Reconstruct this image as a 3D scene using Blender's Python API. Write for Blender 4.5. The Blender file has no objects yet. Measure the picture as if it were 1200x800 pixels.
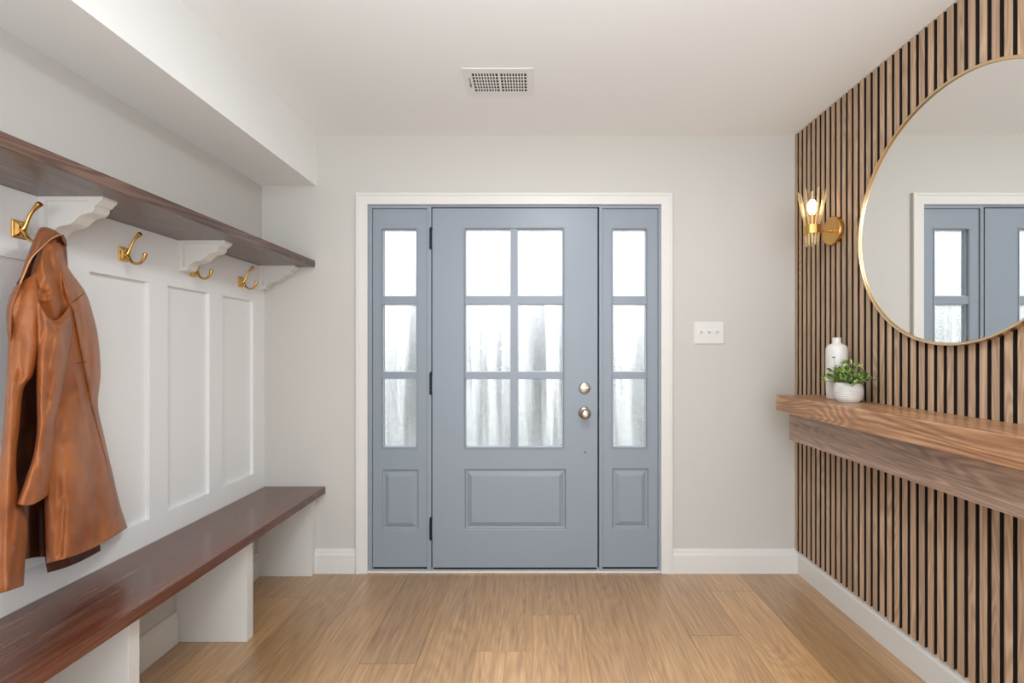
import bpy, bmesh, math, random
from mathutils import Vector, Matrix, noise
random.seed(7)
sc = bpy.context.scene
COL = sc.collection
# ------------------------------------------------------------------ camera, world, lights
F, VX, VY, H, D = 545.0, 627.0, 412.0, 1.2333, 2.6   # focal length in px, vanishing point, eye height, distance to the door wall
cd = bpy.data.cameras.new('camera'); cam = bpy.data.objects.new('camera', cd); COL.objects.link(cam)
cam.location = (0, 0, H); cam.rotation_euler = (math.pi/2, 0, 0)
cd.sensor_width = 36; cd.lens = F/1200*36
cd.shift_x = (600-VX)/1200; cd.shift_y = (VY-400)/1200
cd.clip_start = 0.02
sc.camera = cam
w = bpy.data.worlds.new('sky'); sc.world = w; w.use_nodes = True
bg = w.node_tree.nodes['Background']; bg.inputs[0].default_value = (0.93, 0.97, 1.0, 1); bg.inputs[1].default_value = 2.1
def area(name, loc, rot, sx, sy, power, color):
    l = bpy.data.lights.new(name, 'AREA'); l.shape = 'RECTANGLE'; l.size = sx; l.size_y = sy
    l.energy = power; l.color = color
    o = bpy.data.objects.new(name, l); COL.objects.link(o); o.location = loc; o.rotation_euler = rot
    return o
area('rear_fill', (0, -2.35, 1.3), (math.pi/2, 0, 0), 2.9, 2.2, 54, (0.87, 0.94, 1.02))  # added fill from the open rear, no such source is modelled
area('overhead_fill', (0.15, 1.12, 2.42), (0, 0, 0), 0.4, 0.4, 18, (0.91, 0.95, 0.98))  # added overhead fill without a fixture, brightens the near floor
area('ceiling_fill', (0.1, 0.0, 1.35), (math.radians(178), 0, 0), 0.8, 0.6, 37, (0.87, 0.94, 1.02))  # added unseen lamp facing up, lifts the ceiling brightness
_l = bpy.data.lights.new('floor_fill_spot', 'SPOT'); _l.energy = 105; _l.spot_size = math.radians(58); _l.spot_blend = 1.0; _l.shadow_soft_size = 0.06; _l.color = (0.9, 0.95, 1.0)
_o = bpy.data.objects.new('floor_fill_spot', _l); COL.objects.link(_o); _o.location = (0.05, 1.25, 2.40)  # added unseen spot, makes a brighter pool on the near floor
sc.view_settings.view_transform = 'Standard'; sc.view_settings.look = 'None'
sc.view_settings.exposure = 0.06; sc.view_settings.gamma = 1; sc.view_settings.use_curve_mapping = False
sc.cycles.use_denoising = True
sc.cycles.max_bounces = 12; sc.cycles.diffuse_bounces = 7; sc.cycles.glossy_bounces = 5
sc.cycles.transmission_bounces = 8; sc.cycles.sample_clamp_indirect = 6

# ------------------------------------------------------------------ helpers
def wx(px, Y=D): return (px-VX)*Y/F
def wz(py, Y=D): return H+(VY-py)*Y/F
def lerp(a, b, t): return a+(b-a)*t
def srgb(r, g, b):
    return tuple(((c/255)/12.92 if c/255 <= 0.04045 else ((c/255+0.055)/1.055)**2.4) for c in (r, g, b))+(1,)

def empty(name, loc=(0, 0, 0)):
    o = bpy.data.objects.new(name, None); COL.objects.link(o); o.location = loc; o.empty_display_size = 0.1
    return o
def tag(o, label=None, cat=None, group=None, kind=None):
    if label: o['label'] = label
    if cat: o['category'] = cat
    if group: o['group'] = group
    if kind: o['kind'] = kind
    return o
def obj(name, bm, mat, parent=None, smooth=False, bevel=0.0, recalc=True, angle=40):
    if recalc: bmesh.ops.recalc_face_normals(bm, faces=bm.faces[:])
    me = bpy.data.meshes.new(name)
    off = Vector(parent.matrix_basis.translation) if parent else Vector((0, 0, 0))
    p = parent.parent if parent else None
    while p: off += p.matrix_basis.translation; p = p.parent
    if off.length: bmesh.ops.translate(bm, vec=-off, verts=bm.verts[:])
    bm.to_mesh(me); bm.free()
    for m in (mat if isinstance(mat, (list, tuple)) else [mat]): me.materials.append(m)
    if smooth:
        for p in me.polygons: p.use_smooth = True
        if angle: me.set_sharp_from_angle(angle=math.radians(angle))
    o = bpy.data.objects.new(name, me); COL.objects.link(o)
    if parent: o.parent = parent
    if bevel:
        m = o.modifiers.new('bevel', 'BEVEL'); m.width = bevel; m.segments = 2; m.limit_method = 'ANGLE'; m.angle_limit = math.radians(40)
    return o
def box(bm, x0, x1, y0, y1, z0, z1, mi=0):
    v = [bm.verts.new(p) for p in ((x0,y0,z0),(x1,y0,z0),(x1,y1,z0),(x0,y1,z0),(x0,y0,z1),(x1,y0,z1),(x1,y1,z1),(x0,y1,z1))]
    fs = []
    for q in ((0,3,2,1),(4,5,6,7),(0,1,5,4),(1,2,6,5),(2,3,7,6),(3,0,4,7)):
        f = bm.faces.new([v[i] for i in q]); f.material_index = mi; fs.append(f)
    return v
def bbox(*a):
    bm = bmesh.new(); box(bm, *a); return bm
def catmull(pts, n):
    out = []; P = [pts[0]]+list(pts)+[pts[-1]]
    for i in range(1, len(P)-2):
        for k in range(n):
            t = k/n
            out.append(tuple(0.5*((2*b)+(-a+c)*t+(2*a-5*b+4*c-d)*t*t+(-a+3*b-3*c+d)*t**3) for a, b, c, d in zip(P[i-1], P[i], P[i+1], P[i+2])))
    out.append(tuple(pts[-1])); return out
def tube(bm, pts, radii, seg=12, smooth=6, flat=1.0):
    """round bar swept along pts with a radius at each point"""
    if smooth:
        q = catmull([tuple(p)+(r,) for p, r in zip(pts, radii)], smooth)
        pts = [Vector(p[:3]) for p in q]; radii = [p[3] for p in q]
    pts = [Vector(p) for p in pts]
    rings = []; up = None
    for i, p in enumerate(pts):
        d = (pts[min(i+1, len(pts)-1)]-pts[max(i-1, 0)]).normalized()
        if up is None: up = Vector((0, 0, 1)) if abs(d.z) < 0.9 else Vector((0, 1, 0))
        a = d.cross(up).normalized(); b = a.cross(d).normalized(); up = b
        rings.append([bm.verts.new(p+a*math.cos(2*math.pi*k/seg)*radii[i]+b*math.sin(2*math.pi*k/seg)*radii[i]*flat) for k in range(seg)])
    for r0, r1 in zip(rings, rings[1:]):
        for k in range(seg): bm.faces.new((r0[k], r0[(k+1)%seg], r1[(k+1)%seg], r1[k]))
    bm.faces.new(rings[0][::-1]); bm.faces.new(rings[-1])
def lathe(bm, prof, seg=48, M=None, wob=None):
    """profile of (radius, height) turned about z; first and last radius 0 closes it"""
    rings = []
    for r, z in prof:
        if r < 1e-6: rings.append([bm.verts.new((0, 0, z))])
        else: rings.append([bm.verts.new((r*math.cos(2*math.pi*k/seg), r*math.sin(2*math.pi*k/seg), z)) for k in range(seg)])
    vs = [v for r in rings for v in r]
    for a, b in zip(rings, rings[1:]):
        for k in range(seg):
            j = (k+1) % seg
            if len(a) == 1 and len(b) == 1: continue
            if len(a) == 1: bm.faces.new((a[0], b[k], b[j]))
            elif len(b) == 1: bm.faces.new((a[k], b[0], a[j]))
            else: bm.faces.new((a[k], b[k], b[j], a[j]))
    if M is not None: bmesh.ops.transform(bm, matrix=M, verts=vs)
def holed_slab(bm, x0, x1, z0, z1, y0, y1, holes):
    """board facing -Y with rectangular openings (hx0,hx1,hz0,hz1)"""
    xs = sorted({x0, x1, *[h[0] for h in holes], *[h[1] for h in holes]})
    zs = sorted({z0, z1, *[h[2] for h in holes], *[h[3] for h in holes]})
    def solid(i, j):
        if i < 0 or j < 0 or i >= len(xs)-1 or j >= len(zs)-1: return False
        cx, cz = (xs[i]+xs[i+1])/2, (zs[j]+zs[j+1])/2
        return not any(h[0] < cx < h[1] and h[2] < cz < h[3] for h in holes)
    V = {}
    def v(i, j, k):
        if (i, j, k) not in V: V[(i, j, k)] = bm.verts.new((xs[i], (y0, y1)[k], zs[j]))
        return V[(i, j, k)]
    for i in range(len(xs)-1):
        for j in range(len(zs)-1):
            if not solid(i, j): continue
            bm.faces.new((v(i,j,0), v(i+1,j,0), v(i+1,j+1,0), v(i,j+1,0)))
            bm.faces.new((v(i,j,1), v(i,j+1,1), v(i+1,j+1,1), v(i+1,j,1)))
            for di, dj, a, b in ((-1,0,(i,j),(i,j+1)), (1,0,(i+1,j),(i+1,j+1)), (0,-1,(i,j),(i+1,j)), (0,1,(i,j+1),(i+1,j+1))):
                if not solid(i+di, j+dj): bm.faces.new((v(*a,0), v(*b,0), v(*b,1), v(*a,1)))
def rect_rings(bm, x0, x1, z0, z1, prof, fill=True):
    """nested rectangles facing -Y: prof = [(inset, y)]"""
    rings = []
    for ins, y in prof:
        rings.append([bm.verts.new(p) for p in ((x0+ins,y,z0+ins),(x1-ins,y,z0+ins),(x1-ins,y,z1-ins),(x0+ins,y,z1-ins))])
    for a, b in zip(rings, rings[1:]):
        for k in range(4): bm.faces.new((a[k], a[(k+1)%4], b[(k+1)%4], b[k]))
    if fill: bm.faces.new(rings[-1])
    return rings

# ------------------------------------------------------------------ materials
def newmat(name):
    m = bpy.data.materials.new(name); m.use_nodes = True
    nt = m.node_tree; b = nt.nodes['Principled BSDF']; return m, nt, b
def plain(name, col, rough=0.5, metal=0.0, bump=0.0, bscale=200, **kw):
    m, nt, b = newmat(name); b.inputs['Base Color'].default_value = col
    b.inputs['Roughness'].default_value = rough; b.inputs['Metallic'].default_value = metal
    for k, v in kw.items(): b.inputs[k].default_value = v
    if bump:
        tc = nt.nodes.new('ShaderNodeTexCoord'); n = nt.nodes.new('ShaderNodeTexNoise'); n.inputs['Scale'].default_value = bscale; n.inputs['Detail'].default_value = 3
        bp = nt.nodes.new('ShaderNodeBump'); bp.inputs['Strength'].default_value = bump; bp.inputs['Distance'].default_value = 0.002
        nt.links.new(tc.outputs['Object'], n.inputs['Vector']); nt.links.new(n.outputs['Fac'], bp.inputs['Height']); nt.links.new(bp.outputs['Normal'], b.inputs['Normal'])
    return m
def ramp(nt, stops):
    r = nt.nodes.new('ShaderNodeValToRGB'); e = r.color_ramp.elements
    e[0].position, e[0].color = stops[0]; e[1].position, e[1].color = stops[1]
    for p, c in stops[2:]:
        k = e.new(p); k.color = c
    return r
def wood(name, cols, axis='Y', rough=0.4, fine=90, rings=7, ringamt=0.5, stretch=0.06, coat=0.0, attr=False, vary=0.25, knots=0.0, patch=None, bump=0.15, lines=190):
    """grain along axis; cols = dark, mid, light"""
    m, nt, b = newmat(name); L = nt.links; N = nt.nodes.new
    tc = N('ShaderNodeTexCoord'); vec = tc.outputs['Object']
    if attr:
        at = N('ShaderNodeAttribute'); at.attribute_name = 'rnd'
        mul = N('ShaderNodeVectorMath'); mul.operation = 'MULTIPLY_ADD'; mul.inputs[1].default_value = (1, 1, 1)
        sc3 = N('ShaderNodeVectorMath'); sc3.operation = 'SCALE'; sc3.inputs['Scale'].default_value = 37.0
        L.new(at.outputs['Color'], sc3.inputs[0]); L.new(vec, mul.inputs[0]); L.new(sc3.outputs[0], mul.inputs[2]); vec = mul.outputs[0]
    mp = N('ShaderNodeMapping'); s = [1, 1, 1]; s['XYZ'.index(axis)] = stretch; mp.inputs['Scale'].default_value = s
    L.new(vec, mp.inputs['Vector'])
    n1 = N('ShaderNodeTexNoise'); n1.inputs['Scale'].default_value = fine; n1.inputs['Detail'].default_value = 5; n1.inputs['Roughness'].default_value = 0.65
    L.new(mp.outputs[0], n1.inputs['Vector'])
    n2 = N('ShaderNodeTexNoise'); n2.inputs['Scale'].default_value = rings; n2.inputs['Detail'].default_value = 2.5; n2.inputs['Distortion'].default_value = 0.6
    mp2 = N('ShaderNodeMapping'); s2 = [1, 1, 1]; s2['XYZ'.index(axis)] = stretch*2.2; mp2.inputs['Scale'].default_value = s2
    L.new(vec, mp2.inputs['Vector']); L.new(mp2.outputs[0], n2.inputs['Vector'])
    # cathedral figure: contour lines of a stretched noise
    m1 = N('ShaderNodeMath'); m1.operation = 'MULTIPLY'; m1.inputs[1].default_value = lines
    m2 = N('ShaderNodeMath'); m2.operation = 'SINE'; m3 = N('ShaderNodeMath'); m3.operation = 'MULTIPLY_ADD'; m3.inputs[1].default_value = 0.5; m3.inputs[2].default_value = 0.5
    L.new(n2.outputs['Fac'], m1.inputs[0]); L.new(m1.outputs[0], m2.inputs[0]); L.new(m2.outputs[0], m3.inputs[0])
    mix = N('ShaderNodeMix'); mix.data_type = 'FLOAT'; mix.inputs['Factor'].default_value = ringamt
    L.new(n1.outputs['Fac'], mix.inputs[2]); L.new(m3.outputs[0], mix.inputs[3])
    r = ramp(nt, [(0.25, cols[0]), (0.75, cols[2]), (0.5, cols[1])]); L.new(mix.outputs[0], r.inputs[0])
    n4 = N('ShaderNodeTexNoise'); n4.inputs['Scale'].default_value = 3.5; n4.inputs['Detail'].default_value = 2
    L.new(mp2.outputs[0], n4.inputs['Vector'])
    hsv = N('ShaderNodeHueSaturation'); L.new(r.outputs[0], hsv.inputs['Color'])
    val = N('ShaderNodeMath'); val.operation = 'MULTIPLY_ADD'; val.inputs[1].default_value = vary*2; val.inputs[2].default_value = 1-vary
    L.new(n4.outputs['Fac'], val.inputs[0]); out = val.outputs[0]
    if attr:
        v2 = N('ShaderNodeMath'); v2.operation = 'MULTIPLY_ADD'; v2.inputs[1].default_value = attr; v2.inputs[2].default_value = 1-attr/2
        L.new(at.outputs['Fac'], v2.inputs[0]); v3 = N('ShaderNodeMath'); v3.operation = 'MULTIPLY'
        L.new(v2.outputs[0], v3.inputs[0]); L.new(out, v3.inputs[1]); out = v3.outputs[0]
    L.new(out, hsv.inputs['Value']); colout = hsv.outputs[0]
    if patch:
        n5 = N('ShaderNodeTexNoise'); n5.inputs['Scale'].default_value = 2.4; n5.inputs['Detail'].default_value = 4
        L.new(mp2.outputs[0], n5.inputs['Vector']); r5 = ramp(nt, [(0.45, (0,0,0,1)), (0.62, (1,1,1,1))]); L.new(n5.outputs['Fac'], r5.inputs[0])
        mx = N('ShaderNodeMix'); mx.data_type = 'RGBA'; mx.inputs[7].default_value = patch
        sm = N('ShaderNodeMath'); sm.operation = 'MULTIPLY'; sm.inputs[1].default_value = 0.55; L.new(r5.outputs[0], sm.inputs[0])
        L.new(sm.outputs[0], mx.inputs[0]); L.new(colout, mx.inputs[6]); colout = mx.outputs[2]
    if knots:
        vo = N('ShaderNodeTexVoronoi'); vo.inputs['Scale'].default_value = 1.9
        mp3 = N('ShaderNodeMapping'); s3 = [1, 1, 1]; s3['XYZ'.index(axis)] = 0.55; mp3.inputs['Scale'].default_value = s3; L.new(vec, mp3.inputs['Vector']); L.new(mp3.outputs[0], vo.inputs['Vector'])
        rk = ramp(nt, [(0.012, (1,1,1,1)), (0.04, (0,0,0,1))]); L.new(vo.outputs['Distance'], rk.inputs[0])
        mk = N('ShaderNodeMix'); mk.data_type = 'RGBA'; mk.inputs[7].default_value = tuple(c*0.35 for c in cols[0][:3])+(1,)
        sk = N('ShaderNodeMath'); sk.operation = 'MULTIPLY'; sk.inputs[1].default_value = knots; L.new(rk.outputs[0], sk.inputs[0])
        L.new(sk.outputs[0], mk.inputs[0]); L.new(colout, mk.inputs[6]); colout = mk.outputs[2]
    L.new(colout, b.inputs['Base Color'])
    b.inputs['Roughness'].default_value = rough
    b.inputs['Coat Weight'].default_value = coat; b.inputs['Coat Roughness'].default_value = 0.18 if coat < 0.6 else 0.3
    bp = N('ShaderNodeBump'); bp.inputs['Strength'].default_value = bump; bp.inputs['Distance'].default_value = 0.001
    L.new(n1.outputs['Fac'], bp.inputs['Height']); L.new(bp.outputs['Normal'], b.inputs['Normal'])
    return m
M_wall = plain('greige_wall_paint', srgb(194, 191, 185), 0.75, bump=0.08, bscale=320)
M_ceil = plain('ceiling_paint', srgb(234, 235, 233), 0.85, bump=0.06, bscale=260)
M_white = plain('white_trim_paint', srgb(213, 211, 206), 0.38)
M_panelw = plain('white_panelling_paint', srgb(228, 229, 229), 0.42, bump=0.04, bscale=150)
M_blue = plain('blue_grey_door_paint', srgb(135, 144, 154), 0.36, bump=0.03, bscale=300)
M_dark = plain('dark_gap', srgb(28, 36, 42), 0.8)
M_hinge = plain('black_hinge_metal', srgb(30, 34, 40), 0.45, 0.6)
M_nickel = plain('satin_nickel', srgb(176, 164, 150), 0.3, 1.0)
M_brass = plain('brushed_brass', srgb(212, 168, 98), 0.27, 1.0, bump=0.05, bscale=400)
M_gold = plain('pale_gold_frame', srgb(232, 208, 168), 0.3, 1.0)
M_mirror = plain('mirror_glass', (0.9, 0.91, 0.9, 1), 0.0, 1.0)
M_ceramic = plain('white_ceramic', srgb(218, 215, 210), 0.3, bump=0.03, bscale=60)
M_plastic = plain('white_switch_plastic', srgb(212, 211, 207), 0.35)
M_vent = plain('white_vent_enamel', srgb(226, 225, 220), 0.4)
M_black = plain('black_felt', srgb(24, 20, 18), 0.95)
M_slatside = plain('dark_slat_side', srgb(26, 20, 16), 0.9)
M_bench = wood('walnut_stained_bench', (srgb(60, 36, 28), srgb(94, 60, 46), srgb(126, 86, 68)), rough=0.24, fine=60, rings=4, ringamt=0.12, bump=0.05, coat=0.35, vary=0.3, patch=srgb(112, 56, 36))
M_shelf = wood('walnut_stained_shelf', (srgb(62, 42, 34), srgb(88, 64, 54), srgb(112, 86, 74)), rough=0.3, fine=55, rings=5, ringamt=0.3, coat=0.3, vary=0.25)
M_mantel = wood('brown_stained_pine', (srgb(114, 78, 53), srgb(164, 119, 84), srgb(212, 168, 126)), rough=0.36, fine=60, rings=5, ringamt=0.17, stretch=0.055, lines=170, coat=0.25, vary=0.22, knots=0.5)
M_apron = wood('grey_brown_stained_pine', (srgb(114, 92, 78), srgb(154, 128, 110), srgb(196, 164, 138)), rough=0.3, fine=60, rings=5, ringamt=0.16, stretch=0.055, lines=170, coat=0.25, vary=0.25, knots=0.5, patch=srgb(172, 122, 88))
M_floor = wood('light_oak_floor', (srgb(132, 95, 58), srgb(170, 129, 84), srgb(200, 158, 108)), rough=0.38, fine=90, rings=4, ringamt=0.09, stretch=0.05, attr=0.7, coat=0.8, vary=0.14, knots=0.55, bump=0.1)
M_slat = wood('oak_slat_veneer', (srgb(150, 122, 97), srgb(180, 150, 122), srgb(202, 174, 146)), axis='Z', rough=0.5, fine=90, rings=8, ringamt=0.25, stretch=0.03, attr=0.22, vary=0.12)

_f = M_floor.node_tree.nodes['Principled BSDF']; _f.inputs['Coat IOR'].default_value = 1.75; _f.inputs['Coat Roughness'].default_value = 0.36; _f.inputs['Coat Weight'].default_value = 1.0; _f.inputs['Specular IOR Level'].default_value = 0.7
def leather(name, c0, c1, rough=0.33):
    m, nt, b = newmat(name); L = nt.links; N = nt.nodes.new
    tc = N('ShaderNodeTexCoord')
    n = N('ShaderNodeTexNoise'); n.inputs['Scale'].default_value = 7; n.inputs['Detail'].default_value = 7; n.inputs['Roughness'].default_value = 0.6
    L.new(tc.outputs['Object'], n.inputs['Vector']); r = ramp(nt, [(0.3, c0), (0.7, c1)]); L.new(n.outputs['Fac'], r.inputs[0]); L.new(r.outputs[0], b.inputs['Base Color'])
    v = N('ShaderNodeTexVoronoi'); v.inputs['Scale'].default_value = 420; L.new(tc.outputs['Object'], v.inputs['Vector'])
    n2 = N('ShaderNodeTexNoise'); n2.inputs['Scale'].default_value = 34; n2.inputs['Detail'].default_value = 4; L.new(tc.outputs['Object'], n2.inputs['Vector'])
    ad = N('ShaderNodeMath'); ad.operation = 'MULTIPLY_ADD'; ad.inputs[1].default_value = 4.0; L.new(n2.outputs['Fac'], ad.inputs[0]); L.new(v.outputs['Distance'], ad.inputs[2])
    bp = N('ShaderNodeBump'); bp.inputs['Strength'].default_value = 0.45; bp.inputs['Distance'].default_value = 0.0014
    L.new(ad.outputs[0], bp.inputs['Height']); L.new(bp.outputs['Normal'], b.inputs['Normal'])
    b.inputs['Roughness'].default_value = rough; b.inputs['Specular IOR Level'].default_value = 0.4; return m
M_leather = leather('tan_brown_leather', srgb(130, 70, 32), srgb(174, 106, 58), 0.33)
M_leather2 = leather('darker_brown_leather', srgb(118, 68, 40), srgb(148, 90, 54))
M_lining = leather('dark_brown_lining', srgb(62, 34, 24), srgb(96, 56, 38), 0.45)
M_seam = plain('dark_stitched_seam', srgb(70, 34, 18), 0.6)

def rainglass():
    m, nt, b = newmat('textured_rain_glass'); L = nt.links; N = nt.nodes.new
    b.inputs['Base Color'].default_value = (0.97, 0.985, 0.99, 1); b.inputs['Transmission Weight'].default_value = 1; b.inputs['IOR'].default_value = 1.4
    b.inputs['Roughness'].default_value = 0.05
    tc = N('ShaderNodeTexCoord')
    def nz(scale, sx, sz, off, amp, det=0):
        mp = N('ShaderNodeMapping'); mp.inputs['Scale'].default_value = (sx, 1, sz); mp.inputs['Location'].default_value = (off, off, off); L.new(tc.outputs['Object'], mp.inputs['Vector'])
        n = N('ShaderNodeTexNoise'); n.inputs['Scale'].default_value = scale; n.inputs['Detail'].default_value = det; L.new(mp.outputs[0], n.inputs['Vector'])
        m = N('ShaderNodeMath'); m.operation = 'MULTIPLY_ADD'; m.inputs[1].default_value = amp; m.inputs[2].default_value = -amp/2; L.new(n.outputs['Fac'], m.inputs[0]); return m.outputs[0]
    def plus(p, q):
        m = N('ShaderNodeMath'); m.operation = 'ADD'; L.new(p, m.inputs[0]); L.new(q, m.inputs[1]); return m.outputs[0]
    # the pressed texture tips the surface up and down far more than sideways
    hx = plus(nz(34, 1, 0.05, 0, 0.32), nz(900, 1, 1, 3, 0.13)); hz = plus(nz(1400, 1, 1, 7, 2.1), nz(160, 1, 1, 9, 0.22))
    cmb = N('ShaderNodeCombineXYZ'); L.new(hx, cmb.inputs[0]); L.new(hz, cmb.inputs[2])
    ge = N('ShaderNodeNewGeometry'); ad = N('ShaderNodeVectorMath'); L.new(ge.outputs['Normal'], ad.inputs[0]); L.new(cmb.outputs[0], ad.inputs[1])
    no = N('ShaderNodeVectorMath'); no.operation = 'NORMALIZE'; L.new(ad.outputs[0], no.inputs[0]); L.new(no.outputs[0], b.inputs['Normal']); return m
M_glass = rainglass()
M_glint = plain('bright_glass_edge', srgb(240, 246, 250), 0.3, **{'Transmission Weight': 0.75})  # near-white tint puts the skylight glint into the pane rims
M_crystal = plain('amber_tinted_crystal', srgb(244, 218, 166), 0.08, **{'Transmission Weight': 0.55, 'IOR': 1.45})
M_bulb = plain('lit_bulb', (1, 1, 1, 1), 0.4); _b = M_bulb.node_tree.nodes['Principled BSDF']
_b.inputs['Emission Color'].default_value = (1.0, 0.86, 0.66, 1); _b.inputs['Emission Strength'].default_value = 11

# ------------------------------------------------------------------ room shell
XL, XR, YB = -1.528, 1.475, -2.4
ZC = 2.443
X0p = 0.673-0.2286*10
def floor_mesh():
    bm = bmesh.new(); ly = bm.faces.layers.float.new('rnd')
    box(bm, XL-0.12, XR+0.12, YB, D+0.2, -0.06, -0.0035)
    for f in bm.faces: f[ly] = 0.2
    known = {4:(2.337,None), 8:(1.839,None), 9:(1.915,None)}
    w = 0.2286; ends = {-1.384:2.337, -0.699:1.839, -0.2415:1.915, -0.013:2.182, 0.673:2.021, 0.902:2.396}
    tone = {-1.384:0.35, -1.156:0.25, -0.927:0.5, -0.699:0.3, -0.470:0.42, -0.2415:0.55, -0.013:0.45, 0.2157:0.5, 0.444:0.5, 0.673:0.45, 0.902:0.75, 1.130:0.35, 1.359:0.6}
    k = -4
    for k in range(-11, 5):
        x0 = 0.673+k*w; x1 = x0+w
        if x1 < XL or x0 > XR: continue
        key = min(tone, key=lambda t: abs(t-x0)); near = abs(key-x0) < 0.03
        e = next((v for kk, v in ends.items() if abs(kk-x0) < 0.03), None)
        rr = random.Random(k*13+5)
        ys = [D+0.1]
        y = e if e is not None else D+0.1-rr.uniform(1.55, 2.1)
        while y > YB: ys.append(y); y -= rr.uniform(1.5, 2.1)
        ys.append(YB)
        for i, (a, b_) in enumerate(zip(ys, ys[1:])):
            g = 0.0006
            va = [(max(x0+g, XL-0.02), b_+g), (min(x1-g, XR+0.02), b_+g), (min(x1-g, XR+0.02), a-g), (max(x0+g, XL-0.02), a-g)]
            top = [bm.verts.new((p[0], p[1], 0)) for p in va]; bot = [bm.verts.new((p[0], p[1], -0.003)) for p in va]
            t = (tone[key] if near else 0.5)+(0 if i == 0 else rr.choice((0.28, 0.38, -0.15, 0.2)) if i == 1 else rr.uniform(-.3, .3))
            t = min(1, max(0, t+rr.uniform(-0.06, 0.06)))
            fs = [bm.faces.new(top)]+[bm.faces.new((top[j], bot[j], bot[(j+1)%4], top[(j+1)%4])) for j in range(4)]
            for f in fs: f[ly] = t
    return bm
fl = tag(obj('floor', floor_mesh(), M_floor), 'light oak plank floor of the entryway', 'floor', kind='structure')
box_struct = lambda name, mat, lab, cat, *a: tag(obj(name, bbox(*a), mat), lab, cat, kind='structure')
box_struct('ceiling', M_ceil, 'flat white painted ceiling', 'ceiling', XL-0.12, XR+0.12, YB, D+0.12, ZC, ZC+0.1)
box_struct('wall_left', M_wall, 'pale greige wall behind the coat shelf and bench', 'wall', XL-0.12, XL, YB, D+0.12, 0, ZC)
box_struct('wall_right', M_wall, 'wall behind the wooden slats', 'wall', XR, XR+0.12, YB, D+0.12, 0, ZC)
# door wall with its opening
OX0, OX1, OZ = wx(431.5), wx(774.0), wz(240.2)
bm = bmesh.new(); holed_slab(bm, XL, XR, 0, ZC, D, D+0.12, [(OX0, OX1, -0.01, OZ)])
tag(obj('wall_back', bm, M_wall), 'pale greige wall around the blue-grey front door', 'wall', kind='structure')
# soffit above the shelf
SX, SZ = wx(371), wz(218)
box_struct('ceiling_soffit', M_ceil, 'boxed white soffit running above the left-hand shelf', 'soffit', XL, SX, YB, D, SZ, ZC)
# baseboards: profile (offset from wall, z)
BBP = [(0, 0), (0.016, 0), (0.016, 0.1), (0.013, 0.108), (0.011, 0.112), (0.009, 0.125), (0.004, 0.133), (0, 0.134)]
def baseboard(name, a, b, nrm, lab):
    bm = bmesh.new(); n = Vector((nrm[0], nrm[1], 0)); A = Vector((a[0], a[1], 0)); B = Vector((b[0], b[1], 0))
    r0 = [bm.verts.new(A+n*u+Vector((0, 0, z))) for u, z in BBP]; r1 = [bm.verts.new(B+n*u+Vector((0, 0, z))) for u, z in BBP]
    for k in range(len(BBP)-1): bm.faces.new((r0[k], r0[k+1], r1[k+1], r1[k]))
    bm.faces.new(r0); bm.faces.new(r1)
    return tag(obj(name, bm, M_white), lab, 'baseboard', kind='structure')
baseboard('baseboard_back', (wx(787.5), D), (XR, D), (0, -1), 'white baseboard under the light switch, right of the door')
baseboard('baseboard_back.001', (-1.2245, D), (wx(417.5), D), (0, -1), 'short white baseboard between bench and door casing')
baseboard('baseboard_right', (XR, D-0.016), (XR, YB), (-1, 0), 'white baseboard below the wooden slats')
for ya, yb, lab in ((2.553, 2.022, 'far'), (1.972, 1.438, 'middle'), (1.398, 0.862, 'near')):
    baseboard('baseboard_left', (XL, ya), (XL, yb), (1, 0), 'white baseboard under the bench, %s bay' % lab)
baseboard('baseboard_left', (XL, 0.24), (XL, YB), (1, 0), 'white baseboard left of the camera')

# wainscot panelling on the left wall (stiles and rails over a sheet)
PF = -1.509; PB = -1.527; PYN = 0.3
def panelling():
    bm = bmesh.new()
    holes = []
    y1 = 2.490
    for k in range(6):
        a = y1-0.3352*k; holes.append((a-0.243, a, 0.579, 1.505))
    tmp = bmesh.new(); holed_slab(tmp, PYN, 2.5995, 0.4805, 1.7045, 0, 1, holes)
    vm = {}
    for v in tmp.verts:
        depth = PF if v.co.y < 0.5 else PB+0.0005
        vm[v] = bm.verts.new((depth, v.co.x, v.co.z))
    for f in tmp.faces: bm.faces.new([vm[v] for v in f.verts])
    tmp.free()
    return bm
_pb = panelling(); box(_pb, PB+0.0002, PB+0.0015, PYN+0.001, 2.599, 0.482, 1.704)
tag(obj('trim_1', _pb, M_panelw, bevel=0.0015), 'white board-and-batten panelling between the shelf and the bench', 'panelling', kind='structure')

# slatted right wall
SLX = 1.452
def slats():
    bm = bmesh.new(); ly = bm.faces.layers.float.new('rnd')
    box(bm, SLX+0.010, XR-0.0005, 0.2, D-0.0005, 0.1345, ZC-0.0005, 1)
    for f in bm.faces: f[ly] = 0.5
    k = 0
    while True:
        ya = D-0.001-0.04*k; yb = ya-0.0247
        if yb < 0.2: break
        r = random.random()
        z0, z1 = 0.131, ZC-0.0005
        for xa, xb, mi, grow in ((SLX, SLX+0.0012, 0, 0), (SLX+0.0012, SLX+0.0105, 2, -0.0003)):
            n0 = len(bm.faces); vs = box(bm, xa, xb, yb-grow, ya+grow, z0, z1, mi)
            bm.faces.ensure_lookup_table()
            for f in bm.faces[n0:]: f[ly] = r
        k += 1
    return bm
tag(obj('wall_slat_cladding', slats(), [M_slat, M_black, M_slatside]), 'vertical oak slats on black backing covering the right wall', 'wall panel', kind='structure')

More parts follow.
